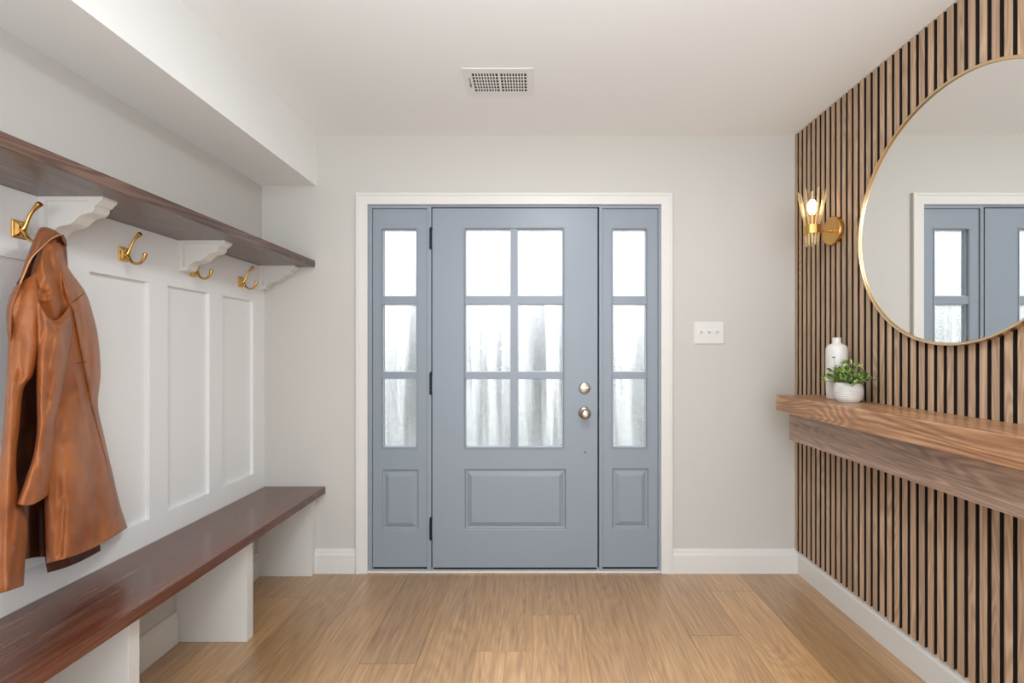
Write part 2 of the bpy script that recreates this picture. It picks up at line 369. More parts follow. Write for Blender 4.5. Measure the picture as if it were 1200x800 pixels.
# door casing and threshold
def casing(xi0, xi1, zt, prof, z0=0.0):
    bm = bmesh.new(); rows = []
    for wd, y in prof:
        rows.append([bm.verts.new(p) for p in ((xi0-wd, y, z0), (xi0-wd, y, zt+wd), (xi1+wd, y, zt+wd), (xi1+wd, y, z0))])
    for a, b_ in zip(rows, rows[1:]):
        for k in range(3): bm.faces.new((a[k], a[k+1], b_[k+1], b_[k]))
    bm.faces.new([r[0] for r in rows]); bm.faces.new([r[3] for r in rows])
    a, b_ = rows[-1], rows[0]
    for k in range(3): bm.faces.new((a[k], a[k+1], b_[k+1], b_[k]))
    return bm
tag(obj('trim_2', casing(OX0, OX1, OZ, [(0, D+0.02), (0, D-0.012), (0.003, D-0.015), (0.046, D-0.017), (0.050, D-0.021), (0.062, D-0.021), (0.0645, D-0.018), (0.0645, D-0.0005), (0.002, D-0.0005), (0.002, D+0.02)]), M_white), 'white casing around the front door and its sidelights', 'door casing', kind='structure')
tag(obj('trim_3', bbox(OX0, OX1, D-0.012, D+0.09, 0.0005, wz(668.3)), M_white, bevel=0.002), 'white threshold under the front door', 'threshold', kind='structure')

# ------------------------------------------------------------------ front door and sidelights
YD = D+0.004
zs_gl = [(wz(346.8), wz(268.2)), (wz(435.8), wz(356.0)), (wz(524.0), wz(443.4))]
ZS = wz(668.3)
# blue jamb frame: jambs, head, mullions
bm = bmesh.new()
holed_slab(bm, OX0+0.0005, OX1-0.0005, ZS, OZ-0.0005, D-0.001, D+0.1, [(wx(436), wx(500.5), ZS-0.01, wz(244)), (wx(505.4), wx(702.2), ZS-0.01, wz(242.6)), (wx(706), wx(771.5), ZS-0.01, wz(244))])
tag(obj('trim_4', bm, M_blue, bevel=0.001), 'blue-grey jambs and mullions holding the door', 'door frame', kind='structure')
def panel_insert(bm, x0, x1, z0, z1, y):
    rect_rings(bm, x0, x1, z0, z1, [(0, y), (0.004, y+0.002), (0.008, y+0.011), (0.014, y+0.0125), (0.019, y+0.0115), (0.037, y+0.0035), (0.042, y+0.0015), (0.044, y+0.0015)])
def pane(parent, x0, x1, z0, z1, y):
    p = obj('pane', bbox(x0-0.004, x1+0.004, y+0.016, y+0.020, z0-0.004, z1+0.004), M_glass, parent)
    b2 = bmesh.new(); e = 0.0052
    rect_rings(b2, x0, x1, z0, z1, [(0, y+0.0155), (0, y+0.012), (e*0.6, y+0.0125), (e, y+0.0155)], fill=False)
    for v in list(b2.verts): pass
    obj('edge_glint', b2, M_glint, p)  # pale ring imitates skylight caught in the pane's edge
def leaf(name, x0, x1, z0, z1, y, cols, px0, px1, pz0, pz1, lab, cat):
    root = empty(name, ((x0+x1)/2, y, z0))
    tag(root, lab, cat, kind='structure')
    holes = [(a, b_, c, d) for a, b_ in cols for c, d in zs_gl]+[(px0, px1, pz0, pz1)]
    bm = bmesh.new(); holed_slab(bm, x0, x1, z0, z1, y, y+0.044, holes)
    panel_insert(bm, px0, px1, pz0, pz1, y)
    gx0, gx1, gz0, gz1 = cols[0][0], cols[-1][1], zs_gl[2][0], zs_gl[0][1]
    o = 0.009
    rr = rect_rings(bm, gx0-o, gx1+o, gz0-o, gz1+o, [(0, y+0.0002), (0.001, y-0.004), (0.005, y-0.005), (o-0.0005, y-0.001), (o-0.0005, y+0.001)], fill=False)
    obj('door_slab' if name.startswith('door') else 'sash', bm, M_blue, root)
    for a, b_ in cols:
        for c, d in zs_gl: pane(root, a, b_, c, d, y)
    # dark strip at the foot, painting the shade inside the gap
    obj('foot_gap_shade', bbox(x0+0.002, x1-0.002, y+0.012, y+0.03, ZS+0.0002, z0+0.001), M_dark, root)
    return root
ZL = wz(664.8)
door = leaf('door_1', wx(506.6), wx(700.2), ZL, wz(243.9), YD-0.002, [(wx(545.2), wx(598.4)), (wx(606.3), wx(659.7))], wx(544), wx(663.7), wz(620.7), wz(549.2),
            'blue-grey front door with six textured glass panes', 'door')
s1 = leaf('window_1', wx(436.4), wx(500.2), ZL, wz(244.4), YD+0.004, [(wx(447.8), wx(487.3))], wx(446.3), wx(490.4), wz(622), wz(550.2), 'blue-grey sidelight left of the front door', 'window')
s2 = leaf('window_2', wx(706.3), wx(771.2), ZL, wz(244.4), YD+0.004, [(wx(718.6), wx(757.8))], wx(717.3), wx(761), wz(620.5), wz(548.8), 'blue-grey sidelight right of the front door', 'window')
# gaps around the door leaf get dark strips in place of shade
# hinges
for a, b_ in ((268, 292), (437, 462), (607, 632)):
    bm = bmesh.new(); cx = wx(505.2); zc0, zc1 = wz(b_), wz(a)
    M = Matrix.Translation((cx, D-0.006, zc0)); n = 5; hh = (zc1-zc0)
    for k in range(n):
        lathe(bm, [(0, hh*k/n+0.0005), (0.0078, hh*k/n+0.0005), (0.0078, hh*(k+1)/n-0.0005), (0, hh*(k+1)/n-0.0005)], 16, M)
    lathe(bm, [(0, hh), (0.0045, hh), (0.0055, hh+0.004), (0.003, hh+0.008), (0, hh+0.0085)], 14, M)
    h = obj('hinge', bm, M_hinge, door, smooth=True); 
    obj('leaf_plate', bbox(cx+0.0045, cx+0.008, D-0.006, D-0.0005, zc0+0.012, zc1-0.012), plain('worn_steel', srgb(215, 220, 224), 0.3, 0.7), h)
# knob and deadbolt
RX = Matrix.Rotation(math.pi/2, 4, 'X')
def round_on_door(px, py, prof, name, mat, parent):
    bm = bmesh.new(); lathe(bm, prof, 40, Matrix.Translation((wx(px), YD-0.002, wz(py))) @ RX); return obj(name, bm, mat, parent, smooth=True)
kn = round_on_door(685, 483.6, [(0, 0), (0.034, 0), (0.034, 0.004), (0.03, 0.009), (0.016, 0.012), (0.0125, 0.02), (0.0125, 0.03), (0.019, 0.036), (0.0265, 0.044), (0.0285, 0.052), (0.027, 0.060), (0.02, 0.066), (0.010, 0.068), (0, 0.068)], 'knob', M_nickel, door)
kn['label'] = 'round satin nickel door knob'
bm = bmesh.new(); c = (wx(685), YD-0.07, wz(483.6)); box(bm, c[0]-0.0015, c[0]+0.0015, c[1]-0.004, c[1]+0.004, c[2]-0.007, c[2]+0.007); obj('lock_button', bm, M_nickel, kn)
db = round_on_door(685, 454.6, [(0, 0), (0.032, 0), (0.032, 0.006), (0.029, 0.013), (0.022, 0.016), (0, 0.017)], 'deadbolt', M_nickel, door)
bm = bmesh.new()
box(bm, -0.021, 0.021, -0.014, 0, -0.0042, 0.0042)
bmesh.ops.transform(bm, matrix=Matrix.Translation((wx(685), YD-0.018, wz(454.6))) @ Matrix.Rotation(math.radians(-12), 4, 'Y'), verts=bm.verts[:])
obj('thumb_turn', bm, M_nickel, db, bevel=0.002)
bm = bmesh.new(); box(bm, wx(505.5), wx(506.9), D+0.006, D+0.02, ZL, wz(242.7)); box(bm, wx(699.9), wx(702.1), D+0.006, D+0.02, ZL, wz(242.7)); box(bm, wx(505.5), wx(702.1), D+0.006, D+0.02, wz(244.2), wz(242.7))
obj('door_gap_shade', bm, M_dark, door)  # dark strips that paint the shade in the leaf's side and top gaps
round_on_door(685.6, 529.8, [(0, 0), (0.006, 0), (0.006, 0.0015), (0.0035, 0.002), (0.003, 0.0004), (0, 0.0004)], 'bolt_hole', plain('dull_steel', srgb(96, 102, 108), 0.5, 0.6), door)
obj('latch', bbox(wx(700.4), wx(702.0), D-0.004, D+0.01, wz(489), wz(479)), M_hinge, door)

# ------------------------------------------------------------------ outside, seen through the textured glass
box_struct('ground_outside', plain('pale_path_and_lawn', srgb(146, 147, 145), 0.9), 'pale ground outside the front door', 'ground', -20, 20, D+0.2, 30, -0.35, -0.15)
M_ever = plain('evergreen_foliage', srgb(62, 68, 72), 0.9)
bm = bmesh.new(); rr = random.Random(3)
for k in range(56):
    x = -8.2+k*0.31+rr.uniform(-0.1, 0.1); y = 9.5+rr.uniform(-0.6, 0.6); hh = rr.uniform(2.0, 3.4); R0 = rr.uniform(0.05, 0.12)
    prof = [(0, -0.2)]+[(R0*(1-t**2.2)*(0.9+0.12*math.sin(t*22+k))+0.02, lerp(-0.2, hh, t)) for t in [i/14 for i in range(14)]]+[(0, hh)]
    lathe(bm, prof, 12, Matrix.Translation((x, y, 0)))
tag(obj('evergreen_row', bm, M_ever, smooth=True), 'row of dark evergreens outside, blurred by the textured door glass', 'hedge', kind='stuff')

# ------------------------------------------------------------------ bench
BX = -1.171
bench = tag(empty('bench', (-1.35, 1.4, 0)), 'long built-in bench with walnut-stained top on white panel legs', 'bench')
obj('seat', bbox(PF+0.0005, BX, 0.25, D-0.001, 0.443, 0.481), M_bench, bench, bevel=0.002)
for ya, yb in ((2.553, D-0.001), (1.976, 2.020), (1.400, 1.440), (0.82, 0.862)):
    bm = bmesh.new(); box(bm, XL+0.001, -1.2245, ya, yb, 0.0005, 0.4428)
    obj('leg', bm, M_white, bench, bevel=0.001)
obj('front_cleat', bbox(-1.2240, -1.190, 0.25, D-0.002, 0.4345, 0.4428), M_white, bench)

# ------------------------------------------------------------------ coat shelf with three corbels
shelf = tag(empty('wall_shelf', (-1.38, 1.4, 1.70)), 'long dark brown shelf on white scrolled brackets above the coat hooks', 'shelf')
obj('shelf_board', bbox(XL+0.0005, -1.229, 0.25, D-0.001, 1.705, 1.742), M_shelf, shelf, bevel=0.002)
def corbel(bm, y0, y1):
    zt = 1.7048
    # outline (out from wall, down)
    curve = catmull([(0.171, 0.026), (0.171, 0.036), (0.163, 0.047), (0.148, 0.052), (0.132, 0.056), (0.118, 0.066), (0.103, 0.080), (0.086, 0.087), (0.066, 0.091), (0.050, 0.100), (0.041, 0.112), (0.040, 0.121), (0.030, 0.128)], 5)
    out = [(0, 0), (0.172, 0), (0.172, 0.026)]+list(curve)[1:]+[(0.0, 0.130)]
    inner_c = catmull([(0.150, 0.026), (0.150, 0.034), (0.145, 0.040), (0.134, 0.042), (0.120, 0.046), (0.107, 0.056), (0.094, 0.067), (0.080, 0.074), (0.062, 0.078), (0.044, 0.086), (0.031, 0.098), (0.029, 0.108), (0.027, 0.112)], 5)
    inner = [(0.018, 0.014), (0.150, 0.014), (0.150, 0.026)]+list(inner_c)[1:]+[(0.018, 0.112)]
    P = lambda u, v, y: (PF+0.0005+u, y, zt-v)
    A = [bm.verts.new(P(u, v, y0)) for u, v in out]; B = [bm.verts.new(P(u, v, y1)) for u, v in out]
    n = len(out)
    for k in range(n): bm.faces.new((A[k], A[(k+1)%n], B[(k+1)%n], B[k]))
    for ring, yy, dep in ((A, y0, 0.008), (B, y1, -0.008)):
        I = [bm.verts.new(P(u, v, yy)) for u, v in inner]; J = [bm.verts.new(P(u+0.002*(1 if u < 0.08 else -1), v, yy+dep)) for u, v in inner]
        for k in range(n):
            bm.faces.new((ring[k], ring[(k+1)%n], I[(k+1)%n], I[k]))
            bm.faces.new((I[k], I[(k+1)%n], J[(k+1)%n], J[k]))
        bm.faces.new(J)
    bmesh.ops.triangulate(bm, faces=[f for f in bm.faces if len(f.verts) > 4])
def cap(bm, y0, y1):
    zt = 1.7048
    prof = [(0.172, 0.0), (0.196, 0.0), (0.196, 0.008), (0.190, 0.013), (0.183, 0.020), (0.180, 0.0245), (0.172, 0.027)]
    A = [bm.verts.new((PF+u, y0, zt-v)) for u, v in prof]; B = [bm.verts.new((PF+u, y1, zt-v)) for u, v in prof]
    n = len(prof)
    for k in range(n): bm.faces.new((A[k], A[(k+1)%n], B[(k+1)%n], B[k]))
    bm.faces.new(A); bm.faces.new(B)
for ya in (1.412, 1.968, 2.541):
    bm = bmesh.new(); corbel(bm, ya, ya+0.05)
    br = obj('bracket', bm, M_white, shelf)
    bm = bmesh.new(); cap(bm, ya, ya+0.05); obj('bracket_cap', bm, M_white, br)

# ------------------------------------------------------------------ coat hooks
def coat_hook(Y, label):
    root = tag(empty('coat_hook', (PF, Y, 1.59)), label, 'coat hook', 'brass coat hooks under the shelf')
    c = root.location
    W = lambda u, v, dy=0: (c.x+u, c.y+dy, c.z+v)
    bm = bmesh.new(); hw, hh = 0.019, 0.026
    rings = []
    for ins, u in ((0, 0.0003), (0, 0.004), (0.003, 0.006), (0.006, 0.006), (0.013, 0.011)):
        rings.append([bm.verts.new(W(u, s*(hh-ins), t*(hw-ins*0.95))) for s, t in ((-1,-1), (-1,1), (1,1), (1,-1))])
    for a, b_ in zip(rings, rings[1:]):
        for k in range(4): bm.faces.new((a[k], a[(k+1)%4], b_[(k+1)%4], b_[k]))
    bm.faces.new(rings[0]); bm.faces.new(rings[-1])
    obj('back_plate', bm, M_brass, root, bevel=0.0008)
    bm = bmesh.new(); tube(bm, [W(0.004, -0.004), W(0.016, 0.0), W(0.024, 0.014), W(0.034, 0.038), W(0.047, 0.058), W(0.060, 0.071), W(0.066, 0.075)], [0.008, 0.0075, 0.0052, 0.0046, 0.0052, 0.0078, 0.0072], 16)
    obj('upper_prong', bm, M_brass, root, smooth=True)
    bm = bmesh.new(); tube(bm, [W(0.006, -0.002), W(0.018, -0.006), W(0.028, -0.024), W(0.046, -0.035), W(0.064, -0.032), W(0.077, -0.018), W(0.082, -0.002), W(0.085, 0.003)], [0.008, 0.007, 0.0052, 0.0045, 0.0045, 0.0052, 0.0074, 0.0066], 16)
    obj('lower_prong', bm, M_brass, root, smooth=True)
    for s in (-1, 1):
        bm = bmesh.new(); lathe(bm, [(0, 0), (0.0032, 0), (0.0025, 0.0014), (0, 0.0018)], 12, Matrix.Translation(W(0.0095, s*0.017)) @ Matrix.Rotation(math.pi/2, 4, 'Y'))
        obj('screw', bm, M_brass, root, smooth=True)
    return root
for Y, lab in ((1.357, 'brass coat hook holding the brown leather coat'), (1.702, 'brass coat hook beside the coat, between the first and second brackets'),
               (2.050, 'brass coat hook partly hidden by the middle shelf bracket'), (2.381, 'brass coat hook nearest the door, beside the far bracket')):
    coat_hook(Y, lab)

# ------------------------------------------------------------------ mantel shelf on the right
mant = tag(empty('mantel_shelf', (1.4, 1.4, 0.74)), 'chunky brown stained wood mantel shelf on the slatted wall', 'shelf')
def skew(bm, k): 
    for v in bm.verts: v.co.z += (2.361-v.co.y)*k
    return bm
bm = bbox(1.223, SLX-0.0005, 0.25, 2.361, 0.933, 1.0155)
obj('shelf_beam', skew(bm, 0.0015), M_mantel, mant, bevel=0.0025)
bm = bbox(1.291, SLX-0.0005, 0.25, 2.361, 0.787, 0.9325)
obj('apron_beam', skew(bm, 0.0015), M_apron, mant, bevel=0.002)
def mtop(Y): return 1.0155+(2.361-Y)*0.0015

# ------------------------------------------------------------------ round mirror
MR, MY, MZ, MXF = 0.4578, 1.599, 1.712, 1.426
mir = tag(empty('mirror', (SLX, MY, MZ-MR)), 'large round mirror with thin gold frame on the slatted wall', 'mirror')
RY = Matrix.Translation((SLX, MY, MZ)) @ Matrix.Rotation(-math.pi/2, 4, 'Y')
T = SLX-MXF
bm = bmesh.new(); lathe(bm, [(MR-0.010, 0.0006), (MR, 0.0006), (MR, T-0.001), (MR-0.001, T), (MR-0.007, T), (MR-0.008, T-0.001), (MR-0.008, T-0.008), (MR-0.010, T-0.008), (MR-0.010, 0.0006)], 160, RY)
bmesh.ops.remove_doubles(bm, verts=bm.verts[:], dist=1e-6)
obj('mirror_frame', bm, M_gold, mir, smooth=True, angle=35)
bm = bmesh.new(); lathe(bm, [(0, T-0.010), (MR-0.0105, T-0.010), (MR-0.0105, T-0.007), (0, T-0.007)], 160, RY)
obj('mirror_glass', bm, M_mirror, mir, smooth=True, angle=35)

# ------------------------------------------------------------------ wall sconce
SY, SZc = 2.249, 1.817
sx = 1.340
scn = tag(empty('wall_sconce', (SLX, SY, SZc)), 'brass wall sconce with flared crystal rods and a lit bulb', 'wall lamp')
bm = bmesh.new(); lathe(bm, [(0, 0.0005), (0.068, 0.0005), (0.068, 0.019), (0.066, 0.022), (0, 0.022)], 64, Matrix.Translation((SLX, SY, SZc)) @ Matrix.Rotation(-math.pi/2, 4, 'Y'))
obj('back_plate', bm, M_brass, scn, smooth=True, angle=35)
bm = bmesh.new(); tube(bm, [(SLX-0.021, SY, SZc), (1.40, SY, SZc), (1.375, SY, SZc)], [0.005, 0.005, 0.005], 14)
lathe(bm, [(0, 0), (0.009, 0), (0.007, 0.008), (0, 0.008)], 20, Matrix.Translation((SLX-0.0225, SY, SZc)) @ Matrix.Rotation(-math.pi/2, 4, 'Y'))
obj('arm', bm, M_brass, scn, smooth=True)
bm = bmesh.new(); lathe(bm, [(0.0355, 1.801), (0.0375, 1.801), (0.0375, 1.842), (0.0355, 1.842), (0.0355, 1.801)], 48, Matrix.Translation((sx, SY, 0)))
bmesh.ops.remove_doubles(bm, verts=bm.verts[:], dist=1e-6)
lathe(bm, [(0, 1.806), (0.0355, 1.806), (0.0355, 1.810), (0, 1.810)], 48, Matrix.Translation((sx, SY, 0)))
cup = obj('cup', bm, M_brass, scn, smooth=True, angle=35)
bm = bmesh.new(); lathe(bm, [(0, 1.8105), (0.012, 1.8105), (0.012, 1.89), (0.0105, 1.895), (0, 1.895)], 24, Matrix.Translation((sx, SY, 0)))
obj('candle_socket', bm, M_brass, scn, smooth=True)
bm = bmesh.new(); lathe(bm, [(0, 1.8952), (0.010, 1.8955), (0.013, 1.905), (0.0195, 1.922), (0.021, 1.934), (0.019, 1.948), (0.012, 1.962), (0.005, 1.970), (0, 1.973)], 28, Matrix.Translation((sx, SY, 0)))
obj('bulb', bm, M_bulb, scn, smooth=True)
for k in range(14):
    a = 2*math.pi*(k+0.3)/14; ca, sa = math.cos(a), math.sin(a)
    top = 2.006-(0.018 if k % 2 else 0)
    bm = bmesh.new()
    pts = [(0.026, 1.748+0.012*(k % 2)), (0.0315, 1.80), (0.0315, 1.845), (0.060, top)]
    rings = []
    for r, z in pts:
        hw = 0.0042; th = 0.0016
        rings.append([bm.verts.new((sx+ca*(r+p)-sa*q, SY+sa*(r+p)+ca*q, z)) for p, q in ((-th, -hw*0.6), (th, -hw), (th*1.4, 0), (th, hw), (-th, hw*0.6))])
    for r0, r1 in zip(rings, rings[1:]):
        for j in range(5): bm.faces.new((r0[j], r0[(j+1)%5], r1[(j+1)%5], r1[j]))
    tip0 = bm.verts.new((sx+ca*0.0245, SY+sa*0.0245, pts[0][1]-0.006)); tip1 = bm.verts.new((sx+ca*0.062, SY+sa*0.062, top+0.007))
    for j in range(5): bm.faces.new((rings[0][j], rings[0][(j+1)%5], tip0)); bm.faces.new((rings[-1][j], rings[-1][(j+1)%5], tip1))
    obj('crystal_rod', bm, M_crystal, scn)

# ------------------------------------------------------------------ vase and potted plant
vy = 2.14; vxp = 1.388; vz = mtop(vy)+0.0006
bm = bmesh.new(); lathe(bm, [(0, vz), (0.038, vz), (0.041, vz+0.003), (0.0425, vz+0.03), (0.044, vz+0.10), (0.044, vz+0.223), (0.0425, vz+0.236), (0.036, vz+0.247), (0.024, vz+0.252), (0.0185, vz+0.256), (0.0175, vz+0.266), (0.0178, vz+0.278), (0.0185, vz+0.2815), (0.016, vz+0.2815), (0.0145, vz+0.26), (0.0145, vz+0.24), (0, vz+0.238)], 64, Matrix.Translation((vxp, vy, 0)))
tag(obj('vase', bm, M_ceramic, smooth=True, angle=50), 'tall white bottle-shaped ceramic vase standing on the mantel shelf', 'vase')
py_, pxx = 2.02, 1.360; pz = mtop(py_)+0.0006
plant = tag(empty('potted_plant', (pxx, py_, pz)), 'small green leafy plant in a ribbed white pot on the mantel shelf', 'plant')
prof = [(0, 0), (0.041, 0), (0.043, 0.003), (0.043, 0.007)]
for i in range(57):
    t = i/56; z = 0.008+t*0.070; r = 0.0445+0.0115*math.sin(math.pi*min(1, (t*0.9+0.12)))**0.9 if t < 1 else 0.045
    r = 0.044+0.0115*math.sin(math.pi*(0.12+0.74*t)) + (0.0016 if 3 < i < 48 and (i//3) % 2 else 0)
    prof.append((r, z))
prof += [(0.0455, 0.083), (0.042, 0.084), (0.041, 0.078), (0.043, 0.05), (0, 0.05)]
bm = bmesh.new(); lathe(bm, prof, 64, Matrix.Translation((pxx, py_, pz))); obj('pot', bm, M_ceramic, plant, smooth=True, angle=60)
bm = bmesh.new(); lathe(bm, [(0, 0.0505), (0.0425, 0.0505), (0.0405, 0.068), (0.02, 0.072), (0, 0.073)], 32, Matrix.Translation((pxx, py_, pz))); obj('soil', bm, plain('dark_potting_soil', srgb(52, 40, 30), 0.95, bump=0.8, bscale=150), plant, smooth=True)
def leafmat():
    m, nt, b = newmat('small_green_leaves'); at = nt.nodes.new('ShaderNodeAttribute'); at.attribute_name = 'rnd'
    r = ramp(nt, [(0.0, srgb(50, 84, 40)), (1.0, srgb(222, 224, 160)), (0.35, srgb(104, 142, 62)), (0.7, srgb(164, 186, 92))]); nt.links.new(at.outputs['Fac'], r.inputs[0]); nt.links.new(r.outputs[0], b.inputs['Base Color']); b.inputs['Roughness'].default_value = 0.45
    return m
M_leaf = leafmat(); M_stem = plain('green_brown_stems', srgb(90, 96, 50), 0.6)
rr = random.Random(11); bs = bmesh.new(); bl = bmesh.new(); ly = bl.faces.layers.float.new('rnd')
def leaf_at(p, d, up, L):
    d = d.normalized(); s = d.cross(up).normalized(); n = s.cross(d).normalized()
    W_ = L*0.36; pts = [(0, 0, 0), (0.25, 0.8, 0.05), (0.55, 1, 0.08), (0.85, 0.55, 0.02), (1, 0, -0.06)]
    mid = [bl.verts.new(p+d*L*a+n*L*c*0.6) for a, b_, c in pts]
    Lf = [bl.verts.new(p+d*L*a+s*W_*b_+n*L*(c+0.10)) for a, b_, c in pts[1:4]]; Rt = [bl.verts.new(p+d*L*a-s*W_*b_+n*L*(c+0.10)) for a, b_, c in pts[1:4]]
    t = rr.random()
    for side in (Lf, Rt):
        fs = [bl.faces.new((mid[0], side[0], mid[1]))]
        for i in range(2): fs.append(bl.faces.new((mid[i+1], side[i], side[i+1], mid[i+2])))
        fs.append(bl.faces.new((mid[3], side[2], mid[4])))
        for f in fs: f[ly] = t
base = Vector((pxx, py_, pz+0.07))
for k in range(38):
    a = rr.uniform(0, 2*math.pi); tilt = rr.uniform(0.15, 1.35); Ls = rr.uniform(0.055, 0.105)*(1.0 if tilt > 0.6 else 1.0)
    d = Vector((math.cos(a)*math.sin(tilt), math.sin(a)*math.sin(tilt), math.cos(tilt)))
    if d.x > 0.25: d.x *= 0.25
    b0 = base+Vector((rr.uniform(-.022, .022), rr.uniform(-.022, .022), -0.004))
    pts = [b0]; dd = d.copy()
    for i in range(4):
        dd = (dd+Vector((rr.uniform(-.15, .15), rr.uniform(-.15, .15), 0.1-0.12*i))).normalized(); q = pts[-1]+dd*Ls/4
        av = Vector((q.x-1.388, q.y-2.14, 0))
        if av.length < 0.066: q += av.normalized()*(0.066-av.length)
        q.x = min(q.x, 1.436); q.z = max(q.z, pz+0.062+0.012*rr.random()); pts.append(q)
    tube(bs, pts, [0.0012, 0.0011, 0.001, 0.0009, 0.0007], 6, 2)
    for i in range(1, 5):
        for s in (-1, 1):
            ax = Vector((rr.uniform(-1, 1), rr.uniform(-1, 1), rr.uniform(-0.2, 1))).normalized()
            ld = ((pts[i]-pts[i-1]).normalized()*0.5+ax); 
            if pts[i].x > 1.415: ld.x = -abs(ld.x)*0.5
            leaf_at(pts[i], ld, Vector((rr.uniform(-.3, .3), rr.uniform(-.3, .3), 1)), rr.uniform(0.017, 0.028))
    leaf_at(pts[-1], (pts[-1]-pts[-2])+Vector((-0.01, 0, 0)), Vector((0.1, 0.2, 1)), 0.02)
# one tall sprig
pts = [base, base+Vector((-.02, .01, .04)), base+Vector((-.04, .02, .08)), base+Vector((-.046, .026, .118))]
tube(bs, pts, [0.0013, 0.0012, 0.001, 0.0008], 6, 3)
for p in pts[1:]:
    for s in (-1, 1): leaf_at(p, Vector((rr.uniform(-.4, 0), s, 0.4)), Vector((0, 0, 1)), 0.017)
obj('stems', bs, M_stem, plant, smooth=True)
obj('leaves', bl, M_leaf, plant, smooth=True, recalc=False, angle=0)

# ------------------------------------------------------------------ light switch
pw0, pw1, pz0, pz1 = wx(813), wx(848.2), wz(403), wz(376.6)
sw = tag(empty('light_switch', ((pw0+pw1)/2, D, pz0)), 'white three-toggle light switch plate right of the door', 'light switch')
bm = bmesh.new(); tx = [wx(p) for p in (821, 830, 839.5)]; zc = wz(389.6)
rr0 = rect_rings(bm, pw0, pw1, pz0, pz1, [(0, D-0.0005), (0, D-0.004), (0.004, D-0.0068), (0.006, D-0.007)])
bm.faces.new(rr0[0][::-1]); obj('switch_plate', bm, M_plastic, sw)
for x in tx:
    bm = bmesh.new(); box(bm, x-0.0065, x+0.0065, D-0.0085, D-0.0068, zc-0.013, zc+0.013); col_ = obj('toggle', bm, M_plastic, sw)
    bm = bmesh.new(); box(bm, x-0.0045, x+0.0045, D-0.023, D-0.008, zc-0.004, zc+0.004)
    for v in bm.verts:
        if v.co.y < D-0.015: v.co.z += 0.008
    obj('lever', bm, M_plastic, col_, bevel=0.001)

# ------------------------------------------------------------------ ceiling vent
vx0, vx1, vy0, vy1 = -0.317, -0.006, 1.983, 2.190
vent = tag(empty('ceiling_vent', ((vx0+vx1)/2, (vy0+vy1)/2, ZC)), 'white louvred air vent in the ceiling in front of the door', 'air vent')
bm = bmesh.new(); ZV = ZC-0.004
gx = [(-0.276, -0.163), (-0.152, -0.038)]; gy0, gy1 = 2.018, 2.160
tmp = bmesh.new(); holed_slab(tmp, vx0, vx1, vy0, vy1, 0, 1, [(a, b_, gy0, gy1) for a, b_ in gx])
vm = {}
for v in tmp.verts:
    edge = v.co.x in (vx0, vx1) or v.co.z in (vy0, vy1) or abs(v.co.x-vx0) < 1e-5 or abs(v.co.x-vx1) < 1e-5
    z = (ZC-0.0003 if v.co.y > 0.5 else (ZV+0.0015 if edge else ZV))
    vm[v] = bm.verts.new((v.co.x, v.co.z, z))
for f in tmp.faces: bm.faces.new([vm[v] for v in f.verts])
tmp.free(); obj('grille_frame', bm, M_vent, vent, bevel=0.0008)
obj('vent_shade', bbox(gx[0][0]-0.003, gx[1][1]+0.003, gy0-0.003, gy1+0.003, ZC-0.0012, ZC-0.0002), plain('vent_slot_shade', srgb(40, 42, 44), 0.9), vent)  # thin dark sheet painting the shade behind the grille slots
for a, b_ in gx:
    bm = bmesh.new(); n = 9; pitch = (b_-a)/n
    for i in range(n+1):
        x = a+pitch*i
        if 0 < i < n: box(bm, x-0.0026, x+0.0026, gy0, gy1, ZV+0.0002, ZV+0.003)
    for j in range(1, 6):
        y = lerp(gy0, gy1, j/6); box(bm, a, b_, y-0.0022, y+0.0022, ZV+0.0008, ZV+0.0025)
    obj('louvre', bm, M_vent, vent)
bm = bmesh.new(); box(bm, -0.292, -0.288, 2.05, 2.11, ZV-0.001, ZV+0.001); box(bm, -0.2935, -0.2865, 2.095, 2.112, ZV-0.006, ZV); obj('damper_lever', bm, plain('grey_lever', srgb(110, 112, 112), 0.5), vent)
for xx in (-0.302, -0.020):
    bm = bmesh.new(); lathe(bm, [(0, 0), (0.004, 0), (0.003, 0.0015), (0, 0.002)], 12, Matrix.Translation((xx, 2.087, ZV)) @ Matrix.Rotation(math.pi, 4, 'X')); obj('screw', bm, M_vent, vent, smooth=True)

